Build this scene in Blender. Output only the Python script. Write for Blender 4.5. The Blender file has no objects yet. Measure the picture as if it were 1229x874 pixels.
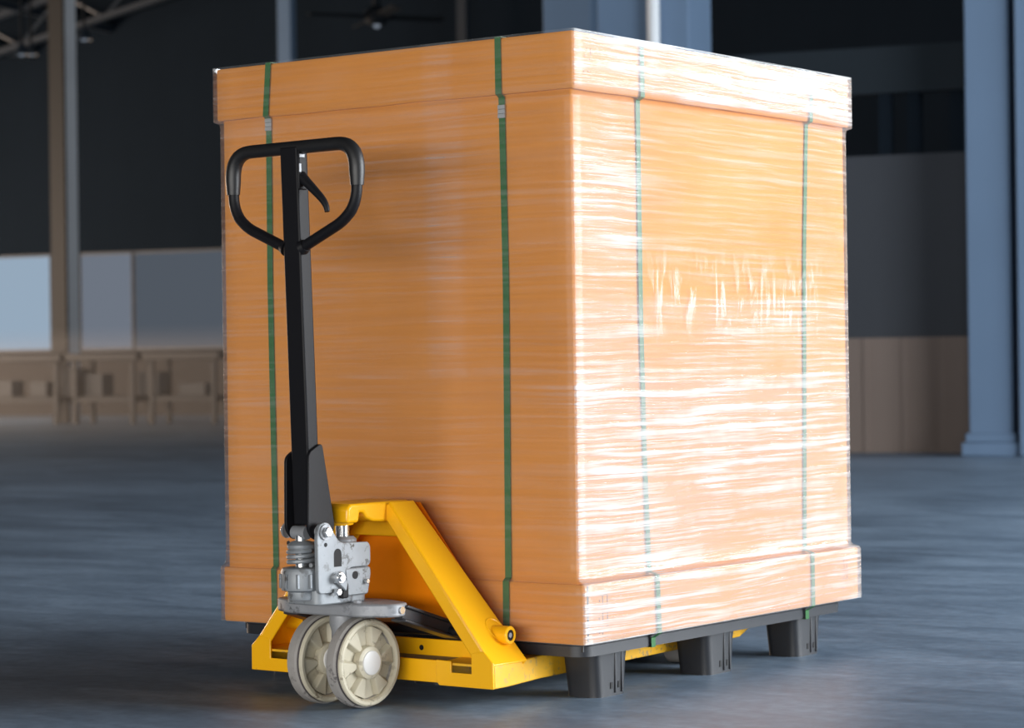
import bpy, bmesh, math, random
from mathutils import Vector, Matrix, noise
random.seed(7)
SC = bpy.context.scene
COL = SC.collection

# ------------------------------------------------------------------ camera
FPX = 2943.72                                   # focal length in pixels of the 1229 px wide frame
CAM = Vector((2.9785, -4.2633, 0.7221)); YAW = 2.2067; PITCH = 0.0006; ROLL = -0.0132
_F = Vector((math.cos(PITCH)*math.cos(YAW), math.cos(PITCH)*math.sin(YAW), math.sin(PITCH)))
_R = Vector((math.sin(YAW), -math.cos(YAW), 0)); _U = _R.cross(_F)
R2 = math.cos(ROLL)*_R + math.sin(ROLL)*_U; U2 = -math.sin(ROLL)*_R + math.cos(ROLL)*_U
cd = bpy.data.cameras.new('camera'); cam = bpy.data.objects.new('camera', cd); COL.objects.link(cam)
cam.matrix_world = Matrix(((R2.x, U2.x, -_F.x, CAM.x), (R2.y, U2.y, -_F.y, CAM.y), (R2.z, U2.z, -_F.z, CAM.z), (0, 0, 0, 1)))
cd.sensor_width = 36; cd.sensor_fit = 'HORIZONTAL'; cd.lens = FPX/1229*36
cd.clip_start = .05; cd.clip_end = 200
cd.dof.use_dof = True; cd.dof.focus_distance = 5.35; cd.dof.aperture_fstop = 5.0
SC.camera = cam

# building axes: a runs along the back walls to the right, b runs into the hall
TH = math.radians(14.4)
E1 = Vector((math.cos(TH), math.sin(TH), 0)); E2 = Vector((-math.sin(TH), math.cos(TH), 0))
ORG = Vector((CAM.x, CAM.y, 0))
def B(a, b, z=0): return ORG + E1*a + E2*b + Vector((0, 0, z))
def at(px, py, b):                              # point seen at a pixel on the plane b = const
    d = _F*FPX + R2*(px-614.5) - U2*(py-437)
    t = b/d.dot(E2)
    p = CAM + d*t
    q = p - ORG
    return q.dot(E1), p.z
def A(px, b): return at(px, 437, b)[0]
def Z(px, py, b): return at(px, py, b)[1]

# ------------------------------------------------------------------ world and light
w = bpy.data.worlds.new('daylight'); SC.world = w; w.use_nodes = True
w.node_tree.nodes['Background'].inputs[0].default_value = (.62, .78, 1, 1)
w.node_tree.nodes['Background'].inputs[1].default_value = .6
def area(name, a, b, z, sx, sy, direction, power, color):
    l = bpy.data.lights.new(name, 'AREA'); l.shape = 'RECTANGLE'; l.size = sx; l.size_y = sy
    l.energy = power; l.color = color
    o = bpy.data.objects.new(name, l); COL.objects.link(o)
    o.location = B(a, b, z)
    o.rotation_euler = direction.to_track_quat('-Z', 'Y').to_euler()
    return o
RW, LW, FW, BW = 6.0, -27.0, -9.0, 34.6          # inner faces of right, left, front and back walls
area('dock_door_daylight', RW+.1, 7.5, 2.3, 6.6, 4.4, -E1, 1560, (.93, .97, 1))
area('clerestory_daylight', RW+.1, 16.1, 4.7, 10.0, 1.8, (-E1-Vector((0, 0, .25))).normalized(), 900, (.88, .95, 1))
area('front_fill', -2.3, FW-.1, 1.35, 14.4, 2.5, E2, 1550, (1, .97, .92))  # soft fill added behind the camera to brighten the box's left face
area('warm_side_fill', LW-.1, 23.0, 1.6, 18.0, 3.0, E1, 3000, (1, .76, .57))  # warm fill added at the left to brown the far floor and walls
SC.view_settings.view_transform = 'Standard'; SC.view_settings.look = 'None'
SC.view_settings.exposure = 0.0; SC.view_settings.gamma = 1; SC.view_settings.use_curve_mapping = False

# ------------------------------------------------------------------ helpers
def bx(bm, x0, x1, y0, y1, z0, z1):
    v = [bm.verts.new(c) for c in ((x0,y0,z0),(x1,y0,z0),(x1,y1,z0),(x0,y1,z0),(x0,y0,z1),(x1,y0,z1),(x1,y1,z1),(x0,y1,z1))]
    for f in ((0,3,2,1),(4,5,6,7),(0,1,5,4),(1,2,6,5),(2,3,7,6),(3,0,4,7)): bm.faces.new([v[i] for i in f])
    return v
def bbx(bm, a0, a1, b0, b1, z0, z1):
    for v in bx(bm, a0, a1, b0, b1, z0, z1): v.co = B(*v.co)
def prism(bm, pts, axis, lo, hi):
    """pts are 2-D in the two remaining axes (in x,y,z order)"""
    def mk(p, h):
        c = list(p); c.insert(axis, h); return c
    n = len(pts)
    a = [bm.verts.new(mk(p, lo)) for p in pts]; b = [bm.verts.new(mk(p, hi)) for p in pts]
    bm.faces.new(a); bm.faces.new(b[::-1])
    for i in range(n): bm.faces.new((a[i], b[i], b[(i+1) % n], a[(i+1) % n]))
def frame(d):
    d = Vector(d).normalized()
    u = d.cross(Vector((0, 0, 1)))
    if u.length < 1e-4: u = d.cross(Vector((0, 1, 0)))
    u.normalize(); return u, u.cross(d)
def cyl(bm, p0, p1, r, seg=24, r2=None):
    p0, p1 = Vector(p0), Vector(p1); u, v = frame(p1-p0); r2 = r if r2 is None else r2
    rings = []
    for p, rr in ((p0, r), (p1, r2)):
        rings.append([bm.verts.new(p + (u*math.cos(2*math.pi*i/seg) + v*math.sin(2*math.pi*i/seg))*rr) for i in range(seg)])
    for i in range(seg): bm.faces.new((rings[0][i], rings[0][(i+1) % seg], rings[1][(i+1) % seg], rings[1][i]))
    bm.faces.new(rings[0][::-1]); bm.faces.new(rings[1])
def lathe(bm, prof, c, d, seg=48, closed=True):
    """prof = [(radius, height along d)]"""
    c = Vector(c); d = Vector(d).normalized(); u, v = frame(d)
    rings = []
    for r, h in prof:
        if r < 1e-6: rings.append([bm.verts.new(c + d*h)])
        else: rings.append([bm.verts.new(c + d*h + (u*math.cos(2*math.pi*i/seg) + v*math.sin(2*math.pi*i/seg))*r) for i in range(seg)])
    n = len(rings)
    for k in range(n if closed else n-1):
        a, b = rings[k], rings[(k+1) % n]
        if len(a) == 1 and len(b) == 1: continue
        for i in range(seg):
            j = (i+1) % seg
            q = [a[i % len(a)], a[j % len(a)], b[j % len(b)], b[i % len(b)]]
            q2 = []
            for x in q:
                if x not in q2: q2.append(x)
            if len(q2) > 2: bm.faces.new(q2)
def tube(bm, pts, r, seg=16, cap=True):
    pts = [Vector(p) for p in pts]; n = len(pts)
    rr = r if isinstance(r, (list, tuple)) else [r]*n
    t0 = (pts[1]-pts[0]).normalized(); u, v = frame(t0); rings = []
    for i, p in enumerate(pts):
        t = (pts[min(i+1, n-1)] - pts[max(i-1, 0)]).normalized()
        u = (u - t*u.dot(t)).normalized(); v = t.cross(u)
        rings.append([bm.verts.new(p + (u*math.cos(2*math.pi*k/seg) + v*math.sin(2*math.pi*k/seg))*rr[i]) for k in range(seg)])
    for i in range(n-1):
        for k in range(seg): bm.faces.new((rings[i][k], rings[i][(k+1) % seg], rings[i+1][(k+1) % seg], rings[i+1][k]))
    if cap: bm.faces.new(rings[0][::-1]); bm.faces.new(rings[-1])
def smooth_path(pts, n=8):
    """Catmull-Rom through the points"""
    P = [Vector(p) for p in pts]; out = []
    for i in range(len(P)-1):
        p0, p1, p2, p3 = P[max(i-1, 0)], P[i], P[i+1], P[min(i+2, len(P)-1)]
        for k in range(n):
            t = k/n
            out.append(.5*((2*p1) + (p2-p0)*t + (2*p0-5*p1+4*p2-p3)*t*t + (3*p1-p0-3*p2+p3)*t**3))
    out.append(P[-1]); return out
def fillet(pts, r, n=6):
    """round the inner corners of a polyline"""
    P = [Vector(p) for p in pts]; out = [P[0]]
    for i in range(1, len(P)-1):
        a, b, c = P[i-1], P[i], P[i+1]
        d1, d2 = (a-b), (c-b); rr = min(r[i] if isinstance(r, (list, tuple)) else r, d1.length*.6, d2.length*.6)
        s, e = b + d1.normalized()*rr, b + d2.normalized()*rr
        for k in range(n+1):
            t = k/n; out.append((1-t)**2*s + 2*t*(1-t)*b + t*t*e)
    out.append(P[-1]); return out
def finish(bm, name, mat, parent=None, bev=0, seg=2, sm=35):
    bmesh.ops.recalc_face_normals(bm, faces=bm.faces)
    me = bpy.data.meshes.new(name); 
    o = bpy.data.objects.new(name, me); COL.objects.link(o)
    if parent is not None:
        root = parent
        off = Vector((0, 0, 0))
        while root is not None: off += root.location; root = root.parent
        bmesh.ops.translate(bm, verts=bm.verts, vec=-off); o.parent = parent
    bm.to_mesh(me); bm.free()
    if mat: me.materials.append(mat)
    if sm:
        for p in me.polygons: p.use_smooth = True
        me.set_sharp_from_angle(angle=math.radians(sm))
    if bev:
        m = o.modifiers.new('bevel', 'BEVEL'); m.width = bev; m.segments = seg; m.limit_method = 'ANGLE'; m.angle_limit = math.radians(40)
        m.harden_normals = False
    return o
def top(o, label, cat, group=None, kind=None):
    if label: o['label'] = label
    if cat: o['category'] = cat
    if group: o['group'] = group
    if kind: o['kind'] = kind
    return o
def thing(name, label, cat, loc, group=None):
    o = bpy.data.objects.new(name, None); COL.objects.link(o); o.location = loc; o.empty_display_size = .1
    return top(o, label, cat, group)
def struct(o, label=None, cat=None):
    o['kind'] = 'structure'
    if label: o['label'] = label
    if cat: o['category'] = cat
    return o
def NB(): return bmesh.new()

# ------------------------------------------------------------------ materials
class NT:
    def __init__(s, name):
        s.m = bpy.data.materials.new(name); s.m.use_nodes = True; s.t = s.m.node_tree; s.n = s.t.nodes
        s.n.clear(); s.out = s.n.new('ShaderNodeOutputMaterial')
    def add(s, typ, **kw):
        n = s.n.new(typ)
        for k, v in kw.items():
            if hasattr(n, k): setattr(n, k, v)
            else: n.inputs[k.replace('_', ' ')].default_value = v
        return n
    def link(s, a, b): s.t.links.new(a, b)
    def coord(s, scale=(1, 1, 1), rot=(0, 0, 0)):
        tc = s.n.new('ShaderNodeTexCoord'); mp = s.n.new('ShaderNodeMapping')
        mp.inputs['Scale'].default_value = scale; mp.inputs['Rotation'].default_value = rot
        s.link(tc.outputs['Object'], mp.inputs['Vector']); return mp.outputs[0]
    def noise(s, vec, scale, detail=4, rough=.55, dist=0):
        n = s.n.new('ShaderNodeTexNoise'); n.inputs['Scale'].default_value = scale; n.inputs['Detail'].default_value = detail
        n.inputs['Roughness'].default_value = rough; n.inputs['Distortion'].default_value = dist
        if vec: s.link(vec, n.inputs['Vector'])
        return n.outputs[0]
    def ramp(s, v, stops, interp='LINEAR'):
        r = s.n.new('ShaderNodeValToRGB'); e = r.color_ramp.elements; r.color_ramp.interpolation = interp
        while len(e) < len(stops): e.new(.5)
        for i, (p, c) in enumerate(stops):
            e[i].position = p; e[i].color = c if len(c) == 4 else (*c, 1)
        s.link(v, r.inputs[0]); return r.outputs[0]
    def g(s, v, lo, hi): return s.ramp(v, [(lo, (0, 0, 0)), (hi, (1, 1, 1))])
    def mix(s, fac, c1, c2, mode='MIX'):
        n = s.n.new('ShaderNodeMixRGB'); n.blend_type = mode
        for k, v in ((0, fac), (1, c1), (2, c2)):
            if isinstance(v, (int, float)): n.inputs[k].default_value = v
            elif isinstance(v, tuple): n.inputs[k].default_value = v if len(v) == 4 else (*v, 1)
            else: s.link(v, n.inputs[k])
        return n.outputs[0]
    def math(s, op, a, b=0.0, clamp=False):
        n = s.n.new('ShaderNodeMath'); n.operation = op; n.use_clamp = clamp
        for k, v in ((0, a), (1, b)):
            if isinstance(v, (int, float)): n.inputs[k].default_value = v
            else: s.link(v, n.inputs[k])
        return n.outputs[0]
    def bump(s, h, strength, dist=.002):
        b = s.n.new('ShaderNodeBump'); b.inputs['Strength'].default_value = strength; b.inputs['Distance'].default_value = dist
        s.link(h, b.inputs['Height']); return b.outputs[0]
    def pbsdf(s, color, rough=.5, metal=0, normal=None, spec=.5):
        p = s.n.new('ShaderNodeBsdfPrincipled')
        for k, v in (('Base Color', color), ('Roughness', rough), ('Metallic', metal), ('Specular IOR Level', spec)):
            if isinstance(v, (int, float)): p.inputs[k].default_value = v
            elif isinstance(v, tuple): p.inputs[k].default_value = (*v, 1)
            else: s.link(v, p.inputs[k])
        if normal is not None: s.link(normal, p.inputs['Normal'])
        return p
    def done(s, sh): s.link(sh, s.out.inputs[0]); return s.m

def paint(name, color, rough=.4, vary=.12, scale=6, metal=0, bump=.05, chips=None, chip_lo=.62, spec=.5, chip_scale=38):
    t = NT(name); c = t.coord()
    n = t.noise(c, scale, 5)
    dark = tuple(x*(1-vary) for x in color); lite = tuple(min(1, x*(1+vary)) for x in color)
    col = t.mix(n, dark, lite)
    rg = rough
    if chips:
        k = t.math('MULTIPLY', t.g(t.noise(c, chip_scale, 6, .65), chip_lo, chip_lo+.06), t.g(t.noise(c, 7, 2), .38, .62))
        col = t.mix(k, col, chips)
    nb = t.bump(t.noise(c, 140, 3), bump, .001) if bump else None
    return t.done(t.pbsdf(col, rg, metal, nb, spec).outputs[0])

def mat_cardboard():
    t = NT('cardboard'); c = t.coord((1, 1, 1))
    fine = t.noise(t.coord((2.2, 2.2, 130)), 1.0, 3, .6)
    blot = t.noise(c, 2.6, 4)
    col = t.mix(t.g(fine, .25, .75), (.54, .188, .012), (.64, .235, .020))
    col = t.mix(t.g(blot, .3, .75), col, t.mix(.6, col, (.72, .29, .05)))
    return t.done(t.pbsdf(col, .72, 0, t.bump(fine, .12, .002), .3).outputs[0])

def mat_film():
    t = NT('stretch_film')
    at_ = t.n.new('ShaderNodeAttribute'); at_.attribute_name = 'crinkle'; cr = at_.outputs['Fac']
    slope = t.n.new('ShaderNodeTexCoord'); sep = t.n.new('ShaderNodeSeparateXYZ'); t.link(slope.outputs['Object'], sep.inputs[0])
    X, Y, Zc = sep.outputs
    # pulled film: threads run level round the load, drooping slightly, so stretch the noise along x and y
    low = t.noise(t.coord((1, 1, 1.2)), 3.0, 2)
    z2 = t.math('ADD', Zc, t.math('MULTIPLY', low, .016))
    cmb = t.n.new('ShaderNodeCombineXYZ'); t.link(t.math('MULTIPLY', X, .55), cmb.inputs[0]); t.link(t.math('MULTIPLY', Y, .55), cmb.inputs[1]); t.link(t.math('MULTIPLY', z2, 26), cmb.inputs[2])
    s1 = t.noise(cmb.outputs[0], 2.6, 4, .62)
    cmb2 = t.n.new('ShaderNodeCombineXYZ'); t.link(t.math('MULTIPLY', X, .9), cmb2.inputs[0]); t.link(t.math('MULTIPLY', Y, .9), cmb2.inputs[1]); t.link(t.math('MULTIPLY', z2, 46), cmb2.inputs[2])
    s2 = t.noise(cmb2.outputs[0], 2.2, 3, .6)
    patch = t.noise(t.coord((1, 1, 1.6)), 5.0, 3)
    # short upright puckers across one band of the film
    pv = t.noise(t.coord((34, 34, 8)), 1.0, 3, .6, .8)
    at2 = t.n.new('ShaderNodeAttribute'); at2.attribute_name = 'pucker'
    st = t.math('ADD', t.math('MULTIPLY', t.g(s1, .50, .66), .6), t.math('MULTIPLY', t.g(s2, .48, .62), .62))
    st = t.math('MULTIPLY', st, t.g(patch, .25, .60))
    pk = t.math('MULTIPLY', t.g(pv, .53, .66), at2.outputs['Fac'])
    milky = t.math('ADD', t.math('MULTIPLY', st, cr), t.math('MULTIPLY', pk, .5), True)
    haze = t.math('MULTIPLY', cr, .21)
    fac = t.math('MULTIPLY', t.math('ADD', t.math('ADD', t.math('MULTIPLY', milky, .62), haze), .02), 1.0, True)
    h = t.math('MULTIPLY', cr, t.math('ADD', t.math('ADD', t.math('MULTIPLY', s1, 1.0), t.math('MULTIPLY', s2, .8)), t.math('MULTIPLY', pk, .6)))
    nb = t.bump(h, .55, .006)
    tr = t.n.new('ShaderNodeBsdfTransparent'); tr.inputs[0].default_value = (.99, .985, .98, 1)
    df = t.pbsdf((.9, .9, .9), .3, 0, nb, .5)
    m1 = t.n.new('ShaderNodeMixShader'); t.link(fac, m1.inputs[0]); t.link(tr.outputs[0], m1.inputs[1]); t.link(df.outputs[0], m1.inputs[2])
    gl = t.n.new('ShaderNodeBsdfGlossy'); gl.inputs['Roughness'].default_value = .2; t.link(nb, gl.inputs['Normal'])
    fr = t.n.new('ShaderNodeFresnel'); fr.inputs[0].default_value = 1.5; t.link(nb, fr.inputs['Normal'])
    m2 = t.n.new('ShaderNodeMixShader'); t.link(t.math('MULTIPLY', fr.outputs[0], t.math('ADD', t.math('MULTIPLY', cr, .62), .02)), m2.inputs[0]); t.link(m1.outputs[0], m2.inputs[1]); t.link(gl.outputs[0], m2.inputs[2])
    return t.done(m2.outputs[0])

def mat_floor():
    t = NT('concrete_floor'); c = t.coord()
    n1 = t.noise(c, .55, 5, .6, .6); n2 = t.noise(t.coord((1, 3.2, 1), (0, 0, math.radians(40))), 1.6, 6, .65, .8); n3 = t.noise(c, 26, 4, .6)
    v = t.math('ADD', t.math('MULTIPLY', n1, .5), t.math('MULTIPLY', n2, .5))
    col = t.ramp(v, [(.30, (.072, .102, .142)), (.47, (.150, .210, .290)), (.62, (.245, .330, .44))])
    col = t.mix(.16, col, t.g(n3, .3, .7), 'OVERLAY')
    rough = t.math('ADD', t.math('MULTIPLY', n2, .24), .33)
    return t.done(t.pbsdf(col, rough, 0, t.bump(t.noise(c, 60, 4), .10, .003), .4).outputs[0])

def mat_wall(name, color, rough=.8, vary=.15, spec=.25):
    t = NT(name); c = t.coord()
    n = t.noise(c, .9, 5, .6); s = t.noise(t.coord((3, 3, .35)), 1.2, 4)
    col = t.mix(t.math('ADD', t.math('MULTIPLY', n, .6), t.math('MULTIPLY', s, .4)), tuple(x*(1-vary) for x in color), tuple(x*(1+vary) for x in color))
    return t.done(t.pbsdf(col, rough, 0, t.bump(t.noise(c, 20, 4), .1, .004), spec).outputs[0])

def mat_emit(name, color, strength):
    t = NT(name); e = t.n.new('ShaderNodeEmission'); e.inputs[0].default_value = (*color, 1); e.inputs[1].default_value = strength
    return t.done(e.outputs[0])

M = {}
M['cardboard'] = mat_cardboard(); M['film'] = mat_film()
M['seam'] = paint('dark_seam', (.05, .04, .035), .8)  # dark brown joint line of the tray corner
M['print'] = paint('print_ink', (.27, .14, .07), .8)
M['strap'] = paint('green_strap', (.012, .115, .02), .38, .2, 30)
M['seal'] = paint('seal_metal', (.36, .37, .38), .45, .15, 60, metal=.1)
M['pallet'] = paint('pallet_plastic', (.020, .022, .027), .45, .15, 8)
M['hole'] = paint('dark_hole', (.006, .006, .007), .7)
M['yellow'] = paint('yellow_paint', (.95, .47, .005), .33, .06, 5, chips=(.30, .17, .06), chip_lo=.69)
M['orange'] = paint('shaded_yellow_paint', (.92, .25, .001), .55, .06, 5, spec=.15)  # yellow deepened to orange: shade and bounce light put into the colour
M['yellow_worn'] = paint('worn_yellow_paint', (.85, .45, .02), .42, .15, 9, chips=(.42, .27, .11), chip_lo=.55, chip_scale=75)
M['black'] = paint('black_paint', (.008, .008, .010), .48, .2, 8, spec=.2)
M['dark_steel'] = paint('dark_steel', (.045, .046, .052), .33, .2, 12, metal=.2)
M['rubber'] = paint('black_rubber', (.012, .012, .013), .45, .2, 20)
M['alu'] = paint('cast_aluminium', (.27, .29, .31), .5, .2, 18, metal=.3, chips=(.07, .065, .06), chip_lo=.55, bump=.15)
M['steel'] = paint('grey_steel', (.31, .32, .34), .5, .25, 14, metal=.3, chips=(.09, .09, .095), chip_lo=.52)
M['chrome'] = paint('chrome', (.78, .79, .8), .22, .05, 10, metal=.9, bump=0)
M['nylon'] = paint('cream_nylon', (.60, .55, .42), .45, .12, 16, chips=(.20, .16, .11), chip_lo=.57, bump=.1)
M['tread'] = paint('worn_tread', (.34, .32, .30), .6, .25, 18, chips=(.12, .11, .11), chip_lo=.55)
M['grime'] = paint('grimy_groove', (.075, .065, .065), .7, .3, 30)
M['cap'] = paint('white_cap', (.72, .71, .69), .4, .05, 20)
M['ledge'] = paint('dusty_ledge', (.16, .14, .13), .7, .3, 20)
M['floor'] = mat_floor()
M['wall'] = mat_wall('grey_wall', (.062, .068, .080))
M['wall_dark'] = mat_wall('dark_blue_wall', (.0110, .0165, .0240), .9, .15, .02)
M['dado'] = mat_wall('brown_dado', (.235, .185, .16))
M['haze_brown'] = mat_wall('haze_brown_band', (.030, .028, .028))  # brown of the low haze put into the far wall's colour
M['lintel'] = mat_wall('blue_grey_lintel', (.018, .026, .034))
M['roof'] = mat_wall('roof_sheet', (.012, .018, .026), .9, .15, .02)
M['column'] = mat_wall('pale_column', (.145, .22, .335))
M['pipe'] = mat_wall('white_pipe', (.78, .82, .86), .5, .05)
M['far_table'] = paint('far_table_steel', (.060, .058, .057), .6, .15, 4)
M['bin'] = paint('grey_bin', (.075, .077, .08), .6, .1, 4)
M['fan'] = paint('fan_metal', (.008, .011, .015), .6, spec=.1)
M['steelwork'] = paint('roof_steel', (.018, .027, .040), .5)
M['shade_brown'] = paint('column_shade_brown', (.013, .013, .0125), .6)  # shade on the slim column's front, put into colour
M['glass1'] = mat_emit('daylit_pane', (.48, .63, .80), .62)
M['glass2'] = mat_emit('dim_daylit_pane', (.50, .58, .72), .30)
M['glass3'] = mat_emit('shaded_daylit_pane', (.42, .50, .62), .19)
M['lampglow'] = mat_emit('lamp_glow', (.7, .82, 1), .25)

# ------------------------------------------------------------------ the hall
bm = NB(); bbx(bm, LW-.3, RW+.3, FW-.3, BW+.3, -.2, 0)
struct(finish(bm, 'floor', M['floor'], sm=0), 'smooth blue-grey concrete warehouse floor', 'floor')
# gabled roof: eave at the left wall, ridge above a = RIDGE
ga, gz = at(95, 40, BW); ga2, gz2 = at(215, 0, BW)
SL = (gz2-gz)/(ga2-ga); RIDGE = -6.0
def roof_z(a): return gz + SL*(min(a, 2*RIDGE-a) - ga)
bm = NB()
prism_pts = [(LW-.3, roof_z(LW-.3)), (RIDGE, roof_z(RIDGE)), (RW+.3, roof_z(RW+.3))]
pts = prism_pts + [(a, z+.2) for a, z in prism_pts[::-1]]
def prism_b(bm, pts, b0, b1):
    n = len(pts)
    lo = [bm.verts.new(B(a, b0, z)) for a, z in pts]; hi = [bm.verts.new(B(a, b1, z)) for a, z in pts]
    bm.faces.new(lo); bm.faces.new(hi[::-1])
    for i in range(n): bm.faces.new((lo[i], hi[i], hi[(i+1) % n], lo[(i+1) % n]))
prism_b(bm, pts, FW-.3, BW+.3)
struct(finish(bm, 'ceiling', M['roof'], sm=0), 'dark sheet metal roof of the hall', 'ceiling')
# back wall (gable) with window openings, right wall with dock door, left and front walls with openings added for fill light
WZ0, WZ1 = Z(120, 421, BW), Z(120, 303, BW)
wins = [(A(-60, BW), A(62, BW)), (A(96, BW), A(160, BW)), (A(160.5, BW), A(300, BW))]
bm = NB()
bbx(bm, LW-.3, RW+.3, BW, BW+.3, 0, WZ0)
xs = [LW-.3] + [v for wn in wins for v in wn] + [RW+.3]
for i in range(0, len(xs), 2): bbx(bm, xs[i], xs[i+1], BW, BW+.3, WZ0, WZ1)
top_pts = [(LW-.3, WZ1), (RW+.3, WZ1), (RW+.3, roof_z(RW+.3)), (RIDGE, roof_z(RIDGE)), (LW-.3, roof_z(LW-.3))]
prism_b(bm, top_pts, BW, BW+.3)
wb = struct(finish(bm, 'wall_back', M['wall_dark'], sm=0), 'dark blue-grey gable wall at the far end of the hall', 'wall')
bm = NB(); bbx(bm, LW, RW, BW-.03, BW, 0, WZ0-.05); finish(bm, 'dado', M['haze_brown'], wb, sm=0)  # band added to paint haze low on the far wall
for i, (a0, a1) in enumerate(wins):
    wo = thing('window_%d' % (i+1), ['bright daylit window on the far wall', 'narrow dim daylit window on the far wall', 'wide shaded daylit window on the far wall'][i], 'window', B((a0+a1)/2, BW+.1, WZ0))
    wo['kind'] = 'structure'
    bm = NB()
    for (p, q, r, s) in ((a0, a0+.03, WZ0, WZ1), (a1-.03, a1, WZ0, WZ1), (a0+.03, a1-.03, WZ0, WZ0+.04), (a0+.03, a1-.03, WZ1-.04, WZ1)): bbx(bm, p, q, BW+.02, BW+.14, r, s)
    finish(bm, 'window_frame', M['steelwork'], wo, sm=0)
    bm = NB(); bbx(bm, a0+.02, a1-.02, BW+.03, BW+.05, WZ0+.03, WZ1-.03); finish(bm, 'pane', M['glass%d' % (i+1)], wo, sm=0)
bm = NB(); prism_b(bm, [(LW-.3, 3.2), (LW, 3.2), (LW, roof_z(LW)), (LW-.3, roof_z(LW-.3))], FW-.3, BW+.3)
bbx(bm, LW-.3, LW, FW-.3, 14, 0, 3.2); bbx(bm, LW-.3, LW, 32, BW+.3, 0, 3.2)
struct(finish(bm, 'wall_left', M['wall_dark'], sm=0), 'dark side wall of the hall with a long opening added for warm fill light', 'wall')
bm = NB()
for (b0, b1, z0, z1) in ((FW-.3, 4.1, 0, 4.6), (10.9, BW+.3, 0, 3.7), (10.9, BW+.3, 5.7, roof_z(RW)), (21.2, BW+.3, 3.7, 5.7), (FW-.3, 10.9, 4.6, roof_z(RW))): bbx(bm, RW, RW+.3, b0, b1, z0, z1)
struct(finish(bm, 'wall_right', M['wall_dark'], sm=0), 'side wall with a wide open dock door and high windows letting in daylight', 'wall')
bm = NB()
for (a0, a1, z0, z1) in ((LW-.3, -9.6, 0, 2.7), (5, RW+.3, 0, 2.7)): bbx(bm, a0, a1, FW-.3, FW, z0, z1)
prism_b(bm, [(LW-.3, 2.7), (RW+.3, 2.7), (RW+.3, roof_z(RW+.3)), (RIDGE, roof_z(RIDGE)), (LW-.3, roof_z(LW-.3))], FW-.3, FW)
struct(finish(bm, 'wall_front', M['wall_dark'], sm=0), 'end wall behind the photographer with a wide opening added for fill light', 'wall')

# partition wall on the right: brown dado, grey wall, open strip with mullions, lintel
PB = 18.95
zd, zw, zo, zl = Z(1090, 405, PB), Z(1090, 185, PB), Z(1090, 110, PB), Z(1090, 54, PB)
pl = A(832, PB) - .2
bm = NB(); bbx(bm, pl, RW, PB, PB+.2, 0, zw)
wp = struct(finish(bm, 'wall_partition', M['wall'], sm=0), 'low grey partition wall with open strip near the top', 'wall')
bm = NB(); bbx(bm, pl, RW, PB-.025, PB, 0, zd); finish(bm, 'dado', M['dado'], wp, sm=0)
bm = NB(); bbx(bm, pl, RW, PB, PB+.2, zo, zl); finish(bm, 'lintel', M['lintel'], wp, sm=0)
for px in (870, 960, 1064, 1099, 1150, 1240):
    a = A(px, PB); bm = NB(); bbx(bm, a-.05, a+.05, PB+.05, PB+.15, zw, zo); finish(bm, 'mullion', M['roof'], wp, sm=0)
for px in (1040, 1086, 1130):
    a = A(px, PB); bm = NB(); bbx(bm, a-.02, a+.02, PB-.037, PB-.025, 0, zd); finish(bm, 'dado_batten', M['dado'], wp, sm=0)

def column(name, label, px0, px1, b, depth, mat, height, base=None, group=None, cap=True):
    a0, a1 = A(px0, b), A(px1, b)
    o = thing(name, label, 'column', B((a0+a1)/2, b+depth/2, 0), group)
    bm = NB(); bbx(bm, a0, a1, b, b+depth, 0, height); finish(bm, 'shaft', mat, o, bev=.012)
    if base:
        bm = NB(); bbx(bm, a0-base, a1+base, b-base, b+depth+base, 0, .10); bbx(bm, a0-base*.5, a1+base*.5, b-base*.5, b+depth+base*.5, .10, .17); finish(bm, 'plinth', mat, o, bev=.01)
    return o
def rz_at(px, b): return roof_z(A(px, b)) - .02
column('concrete_column', 'pale blue concrete column on a plinth before the grey partition', 1162, 1215, 18.3, .4, M['column'], rz_at(1188, 18.3), .05)
column('concrete_column', 'pale column standing closest to the dock door side of the partition', 1222, 1290, 18.2, .4, M['column'], rz_at(1250, 18.2), None)
pier = column('wall_pier', 'broad pale blue pier with a white downpipe at the end of the partition', 722, 832, PB-.45, .6, M['column'], rz_at(780, PB-.45), .04)
a = A(791, PB-.5); bm = NB(); cyl(bm, B(a, PB-.53, 0), B(a, PB-.53, rz_at(791, PB-.53)), .05, 20); 
for zz in (1.2, 2.6, 4.0): cyl(bm, B(a, PB-.53, zz), B(a, PB-.53, zz+.05), .062, 20)
finish(bm, 'downpipe', M['pipe'], pier)
column('concrete_column', 'pale blue column rising behind the box beside the broad pier', 657, 715, 24.0, .5, M['column'], rz_at(686, 24), .05)
M['lit_side_column'] = mat_wall('lit_side_grey', (.78, .82, .88))  # pale colour stands in for the column's lit side
lc = column('steel_column', 'slim grey column with its shaded front painted brown by the far work tables', 64, 80, 29.6, .36, M['lit_side_column'], rz_at(80, 29.6), None)
bm = NB(); bbx(bm, A(63, 29.55), A(80.5, 29.55), 29.55, 29.6, 0, rz_at(72, 29.6)); finish(bm, 'shade_strip', M['shade_brown'], lc, sm=0)  # strip added to paint the column's front in shade
column('steel_column', 'slim grey column rising behind the left end of the lid', 338, 354, 32.5, .18, M['column'], rz_at(346, 32.5), .05)
column('steel_column', 'thin dim column behind the middle of the box lid', 553, 565, 33.8, .12, M['steelwork'], rz_at(559, 33.8), .05)

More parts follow.
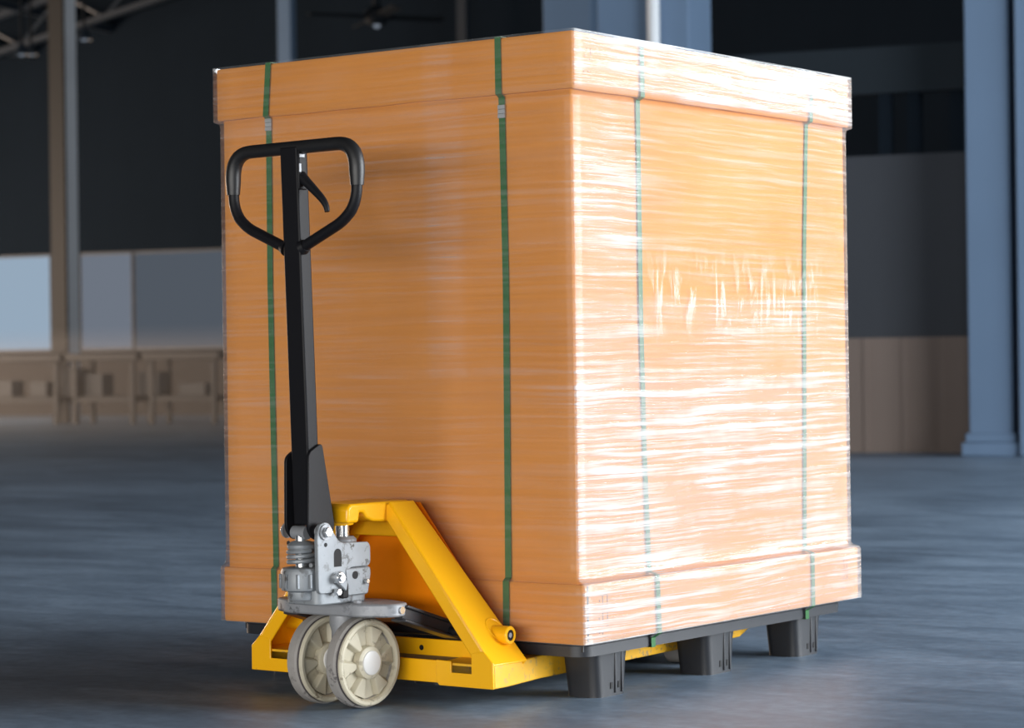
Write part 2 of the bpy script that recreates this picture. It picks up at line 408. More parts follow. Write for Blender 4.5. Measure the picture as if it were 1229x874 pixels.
# roof steel
for k, b in enumerate((20.0, 26.0, 32.0)):
    o = thing('roof_rafter', ['steel lattice rafter over the pale column behind the box', 'steel lattice rafter in front of the ceiling fan', 'steel lattice rafter closest to the far gable wall'][k], 'rafter', B(RIDGE, b, roof_z(RIDGE)), 'roof rafters')
    for s, (aa, ab) in enumerate(((LW, RIDGE), (RIDGE, RW))):
        bm = NB(); n = 14
        for (d0, d1) in ((.05, .15), (.62, .70)):
            prism_b(bm, [(aa, roof_z(aa)-d1), (ab, roof_z(ab)-d1), (ab, roof_z(ab)-d0), (aa, roof_z(aa)-d0)], b-.06, b+.06)
        for i in range(n):
            t0, t1 = i/n, (i+.5)/n
            for (u0, u1) in ((t0, t1), (t1, (i+1)/n)):
                x0, x1 = aa+(ab-aa)*u0, aa+(ab-aa)*u1
                lo0 = .66 if u0 == t0 else .1; lo1 = .1 if u0 == t0 else .66
                tube(bm, [B(x0, b, roof_z(x0)-lo0), B(x1, b, roof_z(x1)-lo1)], .03, 6)
        finish(bm, 'lattice_beam', M['steelwork'], o)
for k, a in enumerate((-25.5, -24.0, -22.5, -21.0, -19.0, -17.0)):
    bm = NB(); bbx(bm, a-.05, a+.05, 8, BW, roof_z(a)-.16, roof_z(a)-.03-SL*.05)
    top(finish(bm, 'roof_purlin', M['steelwork'], sm=0), 'straight steel purlin running along under the roof', 'purlin', 'roof purlins')
# pendant lamps glinting under the roof at the left
for (px, py, b, lab) in ((26, 66, 28.0, 'small bell lamp hanging over the long work table'), (37, 66, 30.5, 'second small bell lamp hanging behind the one over the long work table'), (101, 48, 28.0, 'small bell lamp hanging beside the slim grey column')):
    a, z = at(px, py, b)
    o = thing('pendant_lamp', lab, 'lamp', B(a, b, z), 'pendant lamps')
    bm = NB(); lathe(bm, [(.02, .16), (.05, .13), (.11, .01), (.115, 0), (.10, 0), (.04, .12), (.015, .15)], B(a, b, z), (0, 0, 1), 24); finish(bm, 'shade', M['steelwork'], o)
    bm = NB(); lathe(bm, [(0, -.02), (.05, .0), (.06, .05), (.03, .1), (0, .1)], B(a, b, z), (0, 0, 1), 16, False); finish(bm, 'bulb', M['lampglow'], o)
    bm = NB(); cyl(bm, B(a, b, z+.15), B(a, b, roof_z(a)), .02, 8); finish(bm, 'drop_rod', M['fan'], o)
# large ceiling fan
b = 27.0; a, z = at(452, 20, b)
o = thing('ceiling_fan', 'dark ceiling fan with long thin blades above the box', 'fan', B(a, b, z))
bm = NB(); cyl(bm, B(a, b, z), B(a, b, roof_z(a)), .05, 12); finish(bm, 'drop_rod', M['fan'], o)
bm = NB(); lathe(bm, [(0, -.10), (.10, -.10), (.14, -.05), (.14, .06), (.08, .12), (0, .12)], B(a, b, z), (0, 0, 1), 24, False); finish(bm, 'motor', M['fan'], o)
ra = math.atan2(R2.y, R2.x)
for k in range(4):
    d = Vector((math.cos(ra+.35+k*math.pi/2), math.sin(ra+.35+k*math.pi/2), 0)); s = Vector((-d.y, d.x, 0)); c0 = B(a, b, z)
    bm = NB(); v = []
    for (r, wd) in ((.12, .05), (.85, .06)):
        for sgn in (-1, 1):
            for h in (-.008, .008): v.append(bm.verts.new(c0 + d*r + s*wd*sgn + Vector((0, 0, h - .02*sgn))))
    for f in ((0, 1, 3, 2), (4, 6, 7, 5), (0, 4, 5, 1), (2, 3, 7, 6), (0, 2, 6, 4), (1, 5, 7, 3)): bm.faces.new([v[i] for i in f])
    finish(bm, 'blade', M['fan'], o, sm=0)
bm = NB(); lathe(bm, [(0, -.14), (.03, -.135), (.05, -.10), (0, -.10)], B(a, b, z), (0, 0, 1), 16, False); finish(bm, 'lamp_glass', M['lampglow'], o)

# far work tables and bins on the left
TB = 28.6; tz = Z(130, 424, TB)
for k, (p0, p1) in enumerate(((-60, 72), (78, 164), (170, 262))):
    a0, a1 = A(p0, TB), A(p1, TB)
    lab = ['long steel work table under the brightest far window', 'short steel work table beside the slim grey column', 'steel work table closest to the box on the far side of the hall'][k]
    o = thing('work_table', lab, 'table', B((a0+a1)/2, TB+.3, 0), 'far work tables')
    bm = NB(); bbx(bm, a0, a1, TB, TB+.6, tz-.10, tz); finish(bm, 'table_top', M['far_table'], o, bev=.01)
    for (pa, pb) in ((a0+.08, TB+.05), (a1-.14, TB+.05), (a0+.08, TB+.5), (a1-.14, TB+.5)):
        bm = NB(); bbx(bm, pa, pa+.06, pb, pb+.06, 0, tz-.10); finish(bm, 'leg', M['far_table'], o, bev=.005)
    for pb in (TB+.06, TB+.51):
        bm = NB(); bbx(bm, a0+.14, a1-.14, pb, pb+.04, .30, .36); finish(bm, 'stretcher', M['far_table'], o, bev=.005)
    bm = NB(); bbx(bm, a0+.10, a1-.10, TB+.1, TB+.5, .36, .38); finish(bm, 'shelf', M['far_table'], o, bev=.005)
for k, (px, wd, hh, lab) in enumerate(((8, .34, .22, 'grey bin on the shelf of the long work table'), (52, .26, .20, 'small grey bin on the long table shelf beside the slim column'), (90, .24, .38, 'tall grey bin on the short table shelf'), (118, .28, .30, 'square grey bin on the short table shelf'),
                                        (184, .32, .32, 'grey bin on the shelf of the table closest to the box'), (236, .40, .16, 'flat grey bin on the shelf of the table closest to the box'))):
    a = A(px, TB+.3); bm = NB()
    z0 = .382
    bbx(bm, a-wd/2, a+wd/2, TB+.16, TB+.2, z0, z0+hh); bbx(bm, a-wd/2, a+wd/2, TB+.42, TB+.46, z0, z0+hh)
    bbx(bm, a-wd/2, a-wd/2+.03, TB+.2, TB+.42, z0, z0+hh); bbx(bm, a+wd/2-.03, a+wd/2, TB+.2, TB+.42, z0, z0+hh); bbx(bm, a-wd/2+.03, a+wd/2-.03, TB+.2, TB+.42, z0, z0+.03)
    top(finish(bm, 'storage_bin', M['bin'], sm=0), lab, 'bin', 'bins on the far tables')

# thin warm dust haze hanging low in the far part of the hall, before the added side opening
t = NT('dust_haze'); v_ = t.n.new('ShaderNodeVolumeScatter'); v_.inputs['Color'].default_value = (1, .90, .82, 1); v_.inputs['Density'].default_value = .012
t.link(v_.outputs[0], t.out.inputs['Volume'])
bm = NB(); bbx(bm, LW+.05, -9.6, 20, BW-.1, .01, 1.15)
hz = top(finish(bm, 'dust_haze', t.m, sm=0), 'thin brownish dust haze hanging low in the far hall', 'haze', kind='stuff')

# ------------------------------------------------------------------ plastic pallet
W, D = 1.009, 1.191
PZ0, PZ1 = .097, .1275
pal = thing('plastic_pallet', 'dark grey plastic pallet with nine feet under the cardboard box', 'pallet', (-W/2, D/2, 0))
px0, px1, py0, py1 = -W+.012, -.004, .022, D-.03
bm = NB(); bx(bm, px0+.01, px1-.01, py0+.01, py1-.01, .108, PZ1); finish(bm, 'deck', M['pallet'], pal)
bm = NB()
def round_rect(x0, x1, y0, y1, r, n=5):
    out = []
    for (cx, cy, a0) in ((x1-r, y1-r, 0), (x0+r, y1-r, 90), (x0+r, y0+r, 180), (x1-r, y0+r, 270)):
        for k in range(n+1):
            t = math.radians(a0+90*k/n); out.append((cx+r*math.cos(t), cy+r*math.sin(t)))
    return out
oR, iR = round_rect(px0, px1, py0, py1, .04), round_rect(px0+.014, px1-.014, py0+.014, py1-.014, .03)
def ring_wall(bm, levels):
    """levels = [(outline, z)], closed loop of outlines"""
    rg = [[bm.verts.new((x, y, z)) for x, y in ol] for ol, z in levels]
    n = len(rg[0])
    for k in range(len(rg)):
        a_, b_ = rg[k], rg[(k+1) % len(rg)]
        for i in range(n): bm.faces.new((a_[i], a_[(i+1) % n], b_[(i+1) % n], b_[i]))
oL = round_rect(px0-.004, px1+.004, py0-.004, py1+.004, .042)
ring_wall(bm, [(oR, PZ0), (oR, .120), (oL, .122), (oL, PZ1-.0008), (iR, PZ1-.0008), (iR, PZ0)])
finish(bm, 'deck_rim', M['pallet'], pal)
def foot(cx, cy, sx=1):
    """tapering hollow-backed foot with ribs and drain holes on its outer side (sx = +1 or -1 for x side)"""
    bm = NB(); n = 6
    hx, hy = .047, .062
    lo = round_rect(cx-hx+.003, cx+hx-.0015, cy-hy+.006, cy+hy-.003, .024, n)
    mid = round_rect(cx-hx, cx+hx, cy-hy-.002, cy+hy+.002, .022, n)
    hi = round_rect(cx-hx-.002, cx+hx+.002, cy-hy-.006, cy+hy+.006, .02, n)
    rg = [[bm.verts.new((x, y, z)) for x, y in ol] for ol, z in ((lo, 0), (lo, .004), (mid, .08), (hi, .1085))]
    for k in range(3):
        for i in range(len(lo)):
            j = (i+1) % len(lo); bm.faces.new((rg[k][i], rg[k][j], rg[k+1][j], rg[k+1][i]))
    bm.faces.new(rg[0][::-1]); bm.faces.new(rg[-1])
    f = finish(bm, 'foot', M['pallet'], pal)
    if sx:
        X = cx + sx*hx
        for dy in (.006, .0315):                     # upright ribs
            bm = NB(); bx(bm, min(X-sx*.008, X+sx*.0020), max(X-sx*.008, X+sx*.0020), cy+dy, cy+dy+.007, .006, .104); finish(bm, 'rib', M['pallet'], f, bev=.0015)
        for dy in (-.010, .020):
            bm = NB(); bx(bm, min(X-sx*.010, X+sx*.0004), max(X-sx*.010, X+sx*.0004), cy+dy, cy+dy+.008, .016, .030); finish(bm, 'drain_hole', M['hole'], f, sm=0)
    return f
for cy in (.158, .610, 1.018):
    foot(-.070, cy, 1); foot(-.5, cy, 0); foot(-W+.078, cy, -1)

# ------------------------------------------------------------------ cardboard box
ZT0, ZT1, ZL0, ZL1 = .1280, .2553, 1.3083, 1.43
box = thing('cardboard_box', 'large orange cardboard box in stretch film with lid, tray and green straps', 'box', (-W/2, D/2, ZT0))
def soft_box(name, x0, x1, y0, y1, z0, z1, mat, wob=0, edge_r=.004, seed=0, open_side=None):
    bm = NB(); n = 24
    ol = []
    c = [(x0, y0), (x1, y0), (x1, y1), (x0, y1)]
    for k in range(4):
        p, q = Vector(c[k]), Vector(c[(k+1) % 4]); d = (q-p).normalized(); L = (q-p).length
        for i in range(n):
            t = edge_r + (L-2*edge_r)*i/(n-1); ol.append((p+d*t, k, i))
    nrm = [Vector((0, -1)), Vector((1, 0)), Vector((0, 1)), Vector((-1, 0))]
    zs = [z0, z0+.004] + [z0+(z1-z0)*i/8 for i in range(1, 8)] + [z1-.004, z1]
    rg = []
    for z in zs:
        r = []
        for (p, k, i) in ol:
            e = math.sin(math.pi*i/(n-1))
            o_ = wob*noise.noise(Vector((p.x*3+seed, p.y*3, z*3)))*e
            dz = 0
            if z == zs[0] or z == zs[1]: dz = wob*.8*noise.noise(Vector((p.x*6+seed+9, p.y*6, 2)))
            ins = -.003 if z in (zs[0], zs[-1]) else 0
            q = p + nrm[k]*(o_+ins)
            r.append(bm.verts.new((q.x, q.y, z+dz)))
        rg.append(r)
    m = len(ol)
    for k in range(len(rg)-1):
        for i in range(m): bm.faces.new((rg[k][i], rg[k][(i+1) % m], rg[k+1][(i+1) % m], rg[k+1][i]))
    bm.faces.new(rg[0][::-1]); bm.faces.new(rg[-1])
    return finish(bm, name, mat, box, sm=50)
soft_box('body', -W, -.005, 0, D, ZT0+.004, ZL1-.006, M['cardboard'], .0025, seed=1)
lid = soft_box('lid', -W-.0105, .0075, -.0105, D+.008, ZL0, ZL1, M['cardboard'], .003, seed=5)
tray = soft_box('tray', -W-.0085, .016, -.009, D+.0105, ZT0, ZT1, M['cardboard'], .002, seed=8)
# joint of the tray corner and the printed marks on it and on the lid
bm = NB(); bx(bm, .0145, .0178, .006, .0098, ZT0+.006, ZT1-.003); finish(bm, 'corner_joint', M['seam'], tray, sm=0)
def mark(parent, y0, z0, s, x, rows):
    for (a0, a1, b0, b1) in rows:
        bm = NB(); bx(bm, x-.001, x+.0006, y0+a0*s, y0+a1*s, z0+b0*s, z0+b1*s); finish(bm, 'printed_mark', M['print'], parent, sm=0)
lines = [(.0, .02, .30, .36), (.0, .02, .1, .16), (.18, .20, .25, 1), (.42, .44, .25, 1), (.05, .42, .98, 1), (-.02, .5, .24, .26), (.02, .05, .8, .86), (.40, .46, .06, .12), (.18, .24, .06, .1), (.0, .03, -.12, -.02), (.16, .18, -.14, -.02)]
mark(tray, .05, .155, .075, .0165, lines)
mark(tray, 1.115, .165, .065, .0165, lines)
mark(lid, .030, 1.345, .055, .0082, [(.0, .06, .0, .05), (.1, .16, .6, .66), (.3, .36, .02, .08), (.42, .46, .5, .56), (.5, .53, .7, .95), (.2, .25, .9, .94)])

# straps: lie on the cardboard under the film; seals on the two that cross the lid's long side
def strap_side(pts, z):
    for (z1, p1), (z2, p2) in zip(pts, pts[1:]):
        if z1 >= z >= z2: return p1 + (p2-p1)*(z1-z)/(z1-z2)
    return pts[0][1] if z > pts[0][0] else pts[-1][1]
def strap(axis, pts, far, seal_z=None, wd=.0165):
    """axis 0: band stands in the plane x = const and shows on the y = 0 face; axis 1: plane y = const, shows on the x = 0 face"""
    e = .0018
    if axis == 0: near = dict(lid=-.0105-.003-e, body=-e-.002, tray=-.009-.002-e, rim=.022-.004-e); sg = -1; farv = dict(lid=D+.008+.003+e, body=D+.003, tray=D+.013+e, rim=py1+.004+e)
    else: near = dict(lid=.0075+.003+e, body=-.005+e+.002, tray=.016+.002+e, rim=px1+.004+e); sg = 1; farv = dict(lid=-W-.0135-e, body=-W-.003, tray=-W-.0105-e, rim=px0-.004-e)
    def side(s, down):
        p = [(s['lid'], ZL1+e), (s['lid'], ZL0+.001), (s['body'], ZL0-.006)]
        nz = 16
        for i in range(1, nz): p.append((s['body'], ZL0-.006 + (ZT1+.008-ZL0+.006)*i/nz))
        p += [(s['body'], ZT1+.008), (s['tray'], ZT1+.001), (s['tray'], ZT0-.001), (s['rim'], ZT0-.012), (s['rim'], PZ0-.002)]
        return p if down else p[::-1]
    loop = side(near, True)
    ring = [(o_, z_, strap_side(pts, z_)) for o_, z_ in loop]
    ring += [(o_, z_, far) for o_, z_ in side(farv, False)]
    bm = NB(); rows = []
    n = len(ring)
    for i, (o_, z_, l_) in enumerate(ring):
        prev, nxt = ring[i-1], ring[(i+1) % n]
        t = Vector((nxt[0]-prev[0], nxt[1]-prev[1])); nn = Vector((t.y, -t.x)).normalized()
        row = []
        for (s_, h) in ((-wd/2, 0), (wd/2, 0), (wd/2, .0009), (-wd/2, .0009)):
            q = Vector((o_, z_)) + nn*h*(1 if sg > 0 else 1)
            row.append(bm.verts.new((l_+s_, q.x, q.y) if axis == 0 else (q.x, l_+s_, q.y)))
        rows.append(row)
    for i in range(n):
        a_, b_ = rows[i], rows[(i+1) % n]
        for k in range(4): bm.faces.new((a_[k], a_[(k+1) % 4], b_[(k+1) % 4], b_[k]))
    so = finish(bm, 'strap', M['strap'], box, sm=50)
    if seal_z:
        bm = NB(); l_ = strap_side(pts, seal_z); y = near['body']
        for k in range(3): bx(bm, l_-wd/2-.0012, l_+wd/2+.0012, y-.0036-.0006*(k % 2 == 0), y+.001, seal_z-.0145+k*.0097, seal_z-.0145+k*.0097+.0092)
        finish(bm, 'seal', M['seal'], so, bev=.001)
    return so
strap(0, [(1.44, -.849), (1.30, -.860), (.92, -.862), (.10, -.853)], -.86, 1.290)
strap(0, [(1.44, -.185), (1.29, -.184), (.90, -.179), (.10, -.184)], -.185, 1.272)
strap(1, [(1.44, .252), (1.30, .253), (.83, .255), (.51, .263), (.10, .283)], .26)
strap(1, [(1.44, 1.008), (1.0, .983), (.30, .967), (.10, .967)], .98)

# stretch film: one thin skin round lid, body and tray
def film():
    bm = NB(); cr = bm.verts.layers.float.new('crinkle'); pu = bm.verts.layers.float.new('pucker')
    g_ = .0045
    lidb = (-W-.0135-g_, .0105+g_, -.0135-g_, D+.011+g_); bod = (-W-.0022-g_, -.0028+g_, -.0022-g_, D+.0022+g_); trb = (-W-.011-g_, .0185+g_, -.0115-g_, D+.013+g_)
    prof = []
    for z in (1.4335, 1.41, 1.38, 1.35, 1.325, 1.306): prof.append((lidb, z))
    for t, z in ((.1, 1.3045), (.85, 1.3005), (1, 1.294)): prof.append((tuple(a_+(b_-a_)*t for a_, b_ in zip(lidb, bod)), z))
    for i in range(1, 30): prof.append((bod, 1.294 + (.268-1.294)*i/30))
    for t, z in ((0, .268), (.25, .262), (.85, .2575), (1, .252)): prof.append((tuple(a_+(b_-a_)*t for a_, b_ in zip(bod, trb)), z))
    for z in (.23, .20, .17, .145, .1288): prof.append((trb, z))
    def perim(bd):
        x0, x1, y0, y1 = bd; r = .005; out = []
        seq = [((x0, y0), (x1, y0), 0), ((x1, y0), (x1, y1), 1), ((x1, y1), (x0, y1), 2), ((x0, y1), (x0, y0), 3)]
        for p, q, k in seq:
            p, q = Vector(p), Vector(q); d = (q-p).normalized(); L = (q-p).length
            for i in range(41): out.append((p + d*(r + (L-2*r)*i/40), k))
        return out
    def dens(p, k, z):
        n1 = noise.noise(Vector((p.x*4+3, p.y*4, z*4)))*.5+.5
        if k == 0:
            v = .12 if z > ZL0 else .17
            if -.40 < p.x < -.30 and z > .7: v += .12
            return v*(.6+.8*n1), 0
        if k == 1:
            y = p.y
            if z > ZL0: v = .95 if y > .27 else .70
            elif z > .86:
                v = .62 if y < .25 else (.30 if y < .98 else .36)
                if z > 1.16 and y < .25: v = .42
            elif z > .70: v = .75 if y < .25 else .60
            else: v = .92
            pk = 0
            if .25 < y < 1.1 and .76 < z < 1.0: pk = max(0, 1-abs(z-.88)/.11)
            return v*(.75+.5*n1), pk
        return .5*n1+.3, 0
    rows = []
    for bd, z in prof:
        r = []
        for p, k in perim(bd):
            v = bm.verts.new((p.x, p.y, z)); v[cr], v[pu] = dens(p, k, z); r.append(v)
        rows.append(r)
    m = len(rows[0])
    for a_, b_ in zip(rows, rows[1:]):
        for i in range(m): bm.faces.new((a_[i], b_[i], b_[(i+1) % m], a_[(i+1) % m]))
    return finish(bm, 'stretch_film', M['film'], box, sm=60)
film()

# ------------------------------------------------------------------ pallet truck
c = -.443
jack = thing('pallet_truck', 'yellow hand pallet truck with black tiller and cream wheels before the box', 'pallet truck', (c, -.262, 0))
STEER = [False]                                   # wheels, pump and tiller stand turned a few degrees from the forks
def J(bm, name, mat, parent=None, **k):
    if STEER[0]:
        pv = Vector((c, -.262, 0))
        bmesh.ops.rotate(bm, verts=bm.verts, cent=pv, matrix=Matrix.Rotation(math.radians(-4.5), 3, 'Z'))
        bmesh.ops.translate(bm, verts=bm.verts, vec=(.011, 0, 0))
    return finish(bm, name, M[mat], parent or jack, **k)
def mx(x, s): return x if s > 0 else 2*c - x       # mirror about the truck's middle
def mpts(pts, s): return [(mx(x, s), z) for x, z in pts]

# steering wheels
def wheel(cx):
    wr, hw = .0965, .021; C0 = Vector((cx, -.262, wr)); ax = Vector((1, 0, 0))
    bm = NB(); lathe(bm, [(wr-.006, -hw), (wr-.001, -hw+.004), (wr, -hw+.009), (wr, hw-.016), (wr-.0035, hw-.0115), (wr-.020, hw-.0115), (wr-.020, -hw)], C0, ax, 64)
    t = J(bm, 'wheel', 'tread')
    for s in (1, -1):
        bm = NB(); lathe(bm, [(wr-.0038, s*(hw-.0118)), (wr-.0055, s*(hw-.0060)), (wr-.010, s*(hw-.0060)), (wr-.012, s*(hw-.0118))], C0, ax, 64); J(bm, 'groove', 'grime', t)
        bm = NB(); lathe(bm, [(wr-.0045, s*(hw-.006)), (wr-.0048, s*(hw-.002)), (wr-.008, s*(hw+.001)), (wr-.014, s*(hw+.001)), (wr-.018, s*(hw-.003)), (wr-.020, s*(hw-.015)), (wr-.012, s*(hw-.018))], C0, ax, 64); J(bm, 'rim', 'nylon', t)
        for k in range(6):                              # raised wedge pads between rim and hub
            th = math.radians(8 + 60*k); bm = NB(); pv = []
            for (r, half, h) in ((.0345, 8, hw-.006), (.0775, 13, hw-.0065)):
                for sg in (-1, 1):
                    a_ = th + math.radians(half)*sg
                    pv.append((r*math.cos(a_), r*math.sin(a_), h))
            loop = [pv[0], pv[1], pv[3], pv[2]]
            vt = [bm.verts.new(C0 + Vector((s*h, y, z))) for y, z, h in loop]
            # flared sides running down to the web
            out = []
            for (y, z, h), grow in zip(loop, (-1, 1, 1, -1)):
                a_ = math.atan2(z, y) + math.radians(7)*grow; r = math.hypot(y, z)
                out.append(bm.verts.new(C0 + Vector((s*.002, r*math.cos(a_), r*math.sin(a_)))))
            bm.faces.new(vt); bm.faces.new(out[::-1])
            for i in range(4): bm.faces.new((vt[i], vt[(i+1) % 4], out[(i+1) % 4], out[i]))
            J(bm, 'spoke', 'nylon', t, bev=.002)
        bm = NB(); lathe(bm, [(.0, s*.004), (.036, s*.004), (.0345, s*(hw-.001)), (.030, s*(hw+.002)), (.0, s*(hw+.002))], C0, ax, 40, False); J(bm, 'hub', 'nylon', t)
        bm = NB(); lathe(bm, [(.0, s*(hw+.001)), (.0265, s*(hw+.001)), (.0255, s*(hw+.0045)), (.022, s*(hw+.0058)), (0, s*(hw+.0062))], C0, ax, 40, False); J(bm, 'hub_cap', 'cap', t)
    bm = NB(); lathe(bm, [(.03, -.003), (.079, -.003), (.079, .003), (.03, .003)], C0, ax, 48); J(bm, 'web', 'nylon', t)
    return t
STEER[0] = True
wheel(c+.0585); wheel(c-.0585)
bm = NB(); cyl(bm, (c-.08, -.262, .0965), (c+.08, -.262, .0965), .012); J(bm, 'axle', 'steel')
bm = NB(); lathe(bm, [(0, .0965-.03), (.026, .0965-.03), (.026, .16), (.030, .175), (.030, .196), (0, .196)], (c, -.262, 0), (0, 0, 1), 32, False); J(bm, 'kingpin', 'steel')

STEER[0] = False
# grey bearing plate across the wheels
bm = NB()
def rounded(pts, r, n=5):
    out = []; m = len(pts)
    for i in range(m):
        a_, b_, d_ = Vector(pts[i-1]), Vector(pts[i]), Vector(pts[(i+1) % m])
        rr = min(r, (a_-b_).length*.45, (d_-b_).length*.45)
        s_, e_ = b_+(a_-b_).normalized()*rr, b_+(d_-b_).normalized()*rr
        for k in range(n+1):
            t = k/n; q = (1-t)**2*s_ + 2*t*(1-t)*b_ + t*t*e_; out.append((q.x, q.y))
    return out
pl2 = rounded([(c-.166, -.282), (c-.10, -.315), (c+.10, -.315), (c+.166, -.282), (c+.166, -.228), (c+.08, -.19), (c-.08, -.19), (c-.166, -.228)], .024)
prism(bm, pl2, 2, .1965, .2245); bp = J(bm, 'bearing_plate', 'steel', bev=.004)
for s in (1, -1):
    bm = NB(); cyl(bm, (mx(c+.1655, s), -.256, .2105), (mx(c+.1695, s), -.256, .2105), .008, 16); J(bm, 'pin', 'chrome', bp)
    bm = NB(); cyl(bm, (mx(c+.075, s), -.29, .2245), (mx(c+.075, s), -.29, .2300), .009, 6); J(bm, 'bolt', 'steel', bp)
# push rods: black channels from the plate down to the forks
for s in (1, -1):
    x = mx(c+.152, s); bm = NB()
    sec = [(-.016, -.016), (.016, -.016), (.016, .016), (-.016, .016)]
    p0, p1 = Vector((x, -.245, .205)), Vector((x, -.028, .140)); d = (p1-p0).normalized(); up = Vector((1, 0, 0)).cross(d).normalized()
    if up.z < 0: up = -up
    def bar(y0, y1, z0, z1):
        v = []
        for p in (p0, p1):
            for (yy, zz) in ((y0, z0), (y1, z0), (y1, z1), (y0, z1)): v.append(bm.verts.new(p + Vector((yy, 0, 0)) + up*zz))
        for f in ((0, 1, 2, 3), (7, 6, 5, 4), (0, 4, 5, 1), (1, 5, 6, 2), (2, 6, 7, 3), (3, 7, 4, 0)): bm.faces.new([v[i] for i in f])
    bar(-.013, .013, -.014, .010); bar(-.02, .02, -.020, -.014); bar(-.02, .02, .010, .016)
    J(bm, 'push_rod', 'dark_steel', bev=.002)

# pump
STEER[0] = True
bm = NB(); lathe(bm, [(0, .2245), (.050, .2245), (.052, .232), (.052, .246), (.047, .252), (0, .252)], (c, -.300, 0), (0, 0, 1), 40, False)
prism(bm, rounded([(c-.052, -.385), (c+.048, -.385), (c+.048, -.235), (c-.052, -.235)], .02), 2, .2248, .262); pump = J(bm, 'pump_base', 'alu', bev=.003)
bm = NB()                                           # spring cylinder housing at the front
lathe(bm, [(0, .236), (.028, .236), (.030, .242), (.030, .254), (.043, .257), (.044, .262), (.044, .296), (.041, .303), (.033, .305), (0, .305)], (c, -.384, 0), (0, 0, 1), 40, False)
for k in range(5):
    a_ = math.radians(200 + k*35); dx, dy = math.cos(a_), math.sin(a_)
    bx(bm, c+dx*.0445-.003, c+dx*.0445+.003, -.384+dy*.0445-.003, -.384+dy*.0445+.003, .262, .292)
J(bm, 'plunger_housing', 'alu', bev=.001)
bm = NB(); pts = []
for i in range(3*20+1):
    a_ = 2*math.pi*i/20; pts.append((c+.0275*math.cos(a_), -.384+.0275*math.sin(a_), .309+.0105*i/20))
tube(bm, pts, .0050, 8); J(bm, 'spring', 'alu')
bm = NB(); lathe(bm, [(0, .304), (.013, .304), (.013, .372), (0, .372)], (c, -.384, 0), (0, 0, 1), 20, False)
J(bm, 'plunger', 'chrome')
bm = NB(); lathe(bm, [(0, .343), (.0285, .343), (.030, .346), (.030, .351), (.022, .358), (.014, .360), (0, .360)], (c, -.384, 0), (0, 0, 1), 32, False); J(bm, 'spring_cup', 'alu')
bm = NB(); cyl(bm, (c-.020, -.384, .377), (c+.020, -.384, .377), .014, 24); J(bm, 'roller', 'steel')
# pump block with cheek plates
bm = NB(); bx(bm, c-.046, c+.046, -.352, -.228, .255, .345); J(bm, 'pump_block', 'alu', bev=.008, seg=3)
for s in (1, -1):
    bm = NB()
    ch = rounded([(-.390, .250), (-.392, .372), (-.383, .399), (-.357, .399), (-.343, .375), (-.325, .354), (-.240, .351), (-.234, .340), (-.234, .300), (-.300, .300), (-.318, .250)], .012, 4)
    if s < 0: ch = rounded([(-.345, .250), (-.345, .351), (-.240, .351), (-.234, .340), (-.234, .300), (-.300, .300), (-.318, .250)], .012, 4)
    xa, xb = sorted((mx(c+.046, s), mx(c+.056, s))); prism(bm, ch, 0, xa, xb); cheek = J(bm, 'cheek_plate', 'alu', bev=.0015)
    xo = mx(c+.056, s)
    bm = NB(); slot = [( -.333+.011*math.cos(math.radians(t)), .331+.011*math.sin(math.radians(t))) for t in range(0, 181, 20)] + [(-.344, .304), (-.322, .304)]
    xa, xb = sorted((xo-.001*s, xo+.0006*s)); prism(bm, slot, 0, xa, xb); J(bm, 'slot', 'hole', cheek, sm=0)
    bm = NB(); cyl(bm, (xo-.001*s, -.368, .352), (xo+.0006*s, -.368, .352), .0045, 16); J(bm, 'hole', 'hole', cheek)
    bm = NB(); cyl(bm, (xo, -.369, .379), (xo+.004*s, -.369, .379), .0165, 24); J(bm, 'washer', 'steel', cheek)
    bm = NB(); cyl(bm, (xo+.004*s, -.369, .379), (xo+.013*s, -.369, .379), .0115, 6); J(bm, 'pivot_bolt', 'chrome', cheek, bev=.0015)
bm = NB(); prism(bm, rounded([(-.308, .240), (-.312, .2985), (-.236, .2985), (-.234, .285), (-.244, .240)], .006), 0, c+.040, c+.0575); J(bm, 'valve_block', 'alu', bev=.003)
bm = NB(); cyl(bm, (c+.050, -.283, .283), (c+.0582, -.283, .283), .0085, 20); J(bm, 'valve_port', 'hole')
bm = NB(); bx(bm, c+.046, c+.0585, -.322, -.303, .236, .268); J(bm, 'valve_recess', 'hole', bev=.003)
bm = NB(); cyl(bm, (c+.050, -.340, .282), (c+.074, -.340, .282), .012, 20); cyl(bm, (c+.074, -.340, .282), (c+.079, -.340, .282), .009, 6); J(bm, 'release_pin', 'chrome', bev=.001)
bm = NB(); prism(bm, rounded([(-.352, .290), (-.330, .296), (-.312, .268), (-.318, .250), (-.330, .262), (-.350, .276)], .006), 0, c+.058, c+.066); J(bm, 'release_lever', 'alu', bev=.002)
bm = NB(); cyl(bm, (c+.058, -.342, .252), (c+.070, -.342, .252), .008, 6); J(bm, 'drain_plug', 'chrome', bev=.001)
bm = NB(); cyl(bm, (c+.055, -.252, .268), (c+.066, -.252, .268), .006, 6); J(bm, 'bolt', 'chrome', bev=.001)
# lift ram
bm = NB(); lathe(bm, [(0, .340), (.030, .340), (.030, .356), (.024, .362), (0, .362)], (c, -.262, 0), (0, 0, 1), 32, False); J(bm, 'ram_collar', 'steel')
bm = NB(); cyl(bm, (c, -.262, .355), (c, -.262, .400), .0145, 24); J(bm, 'ram', 'chrome')

STEER[0] = False
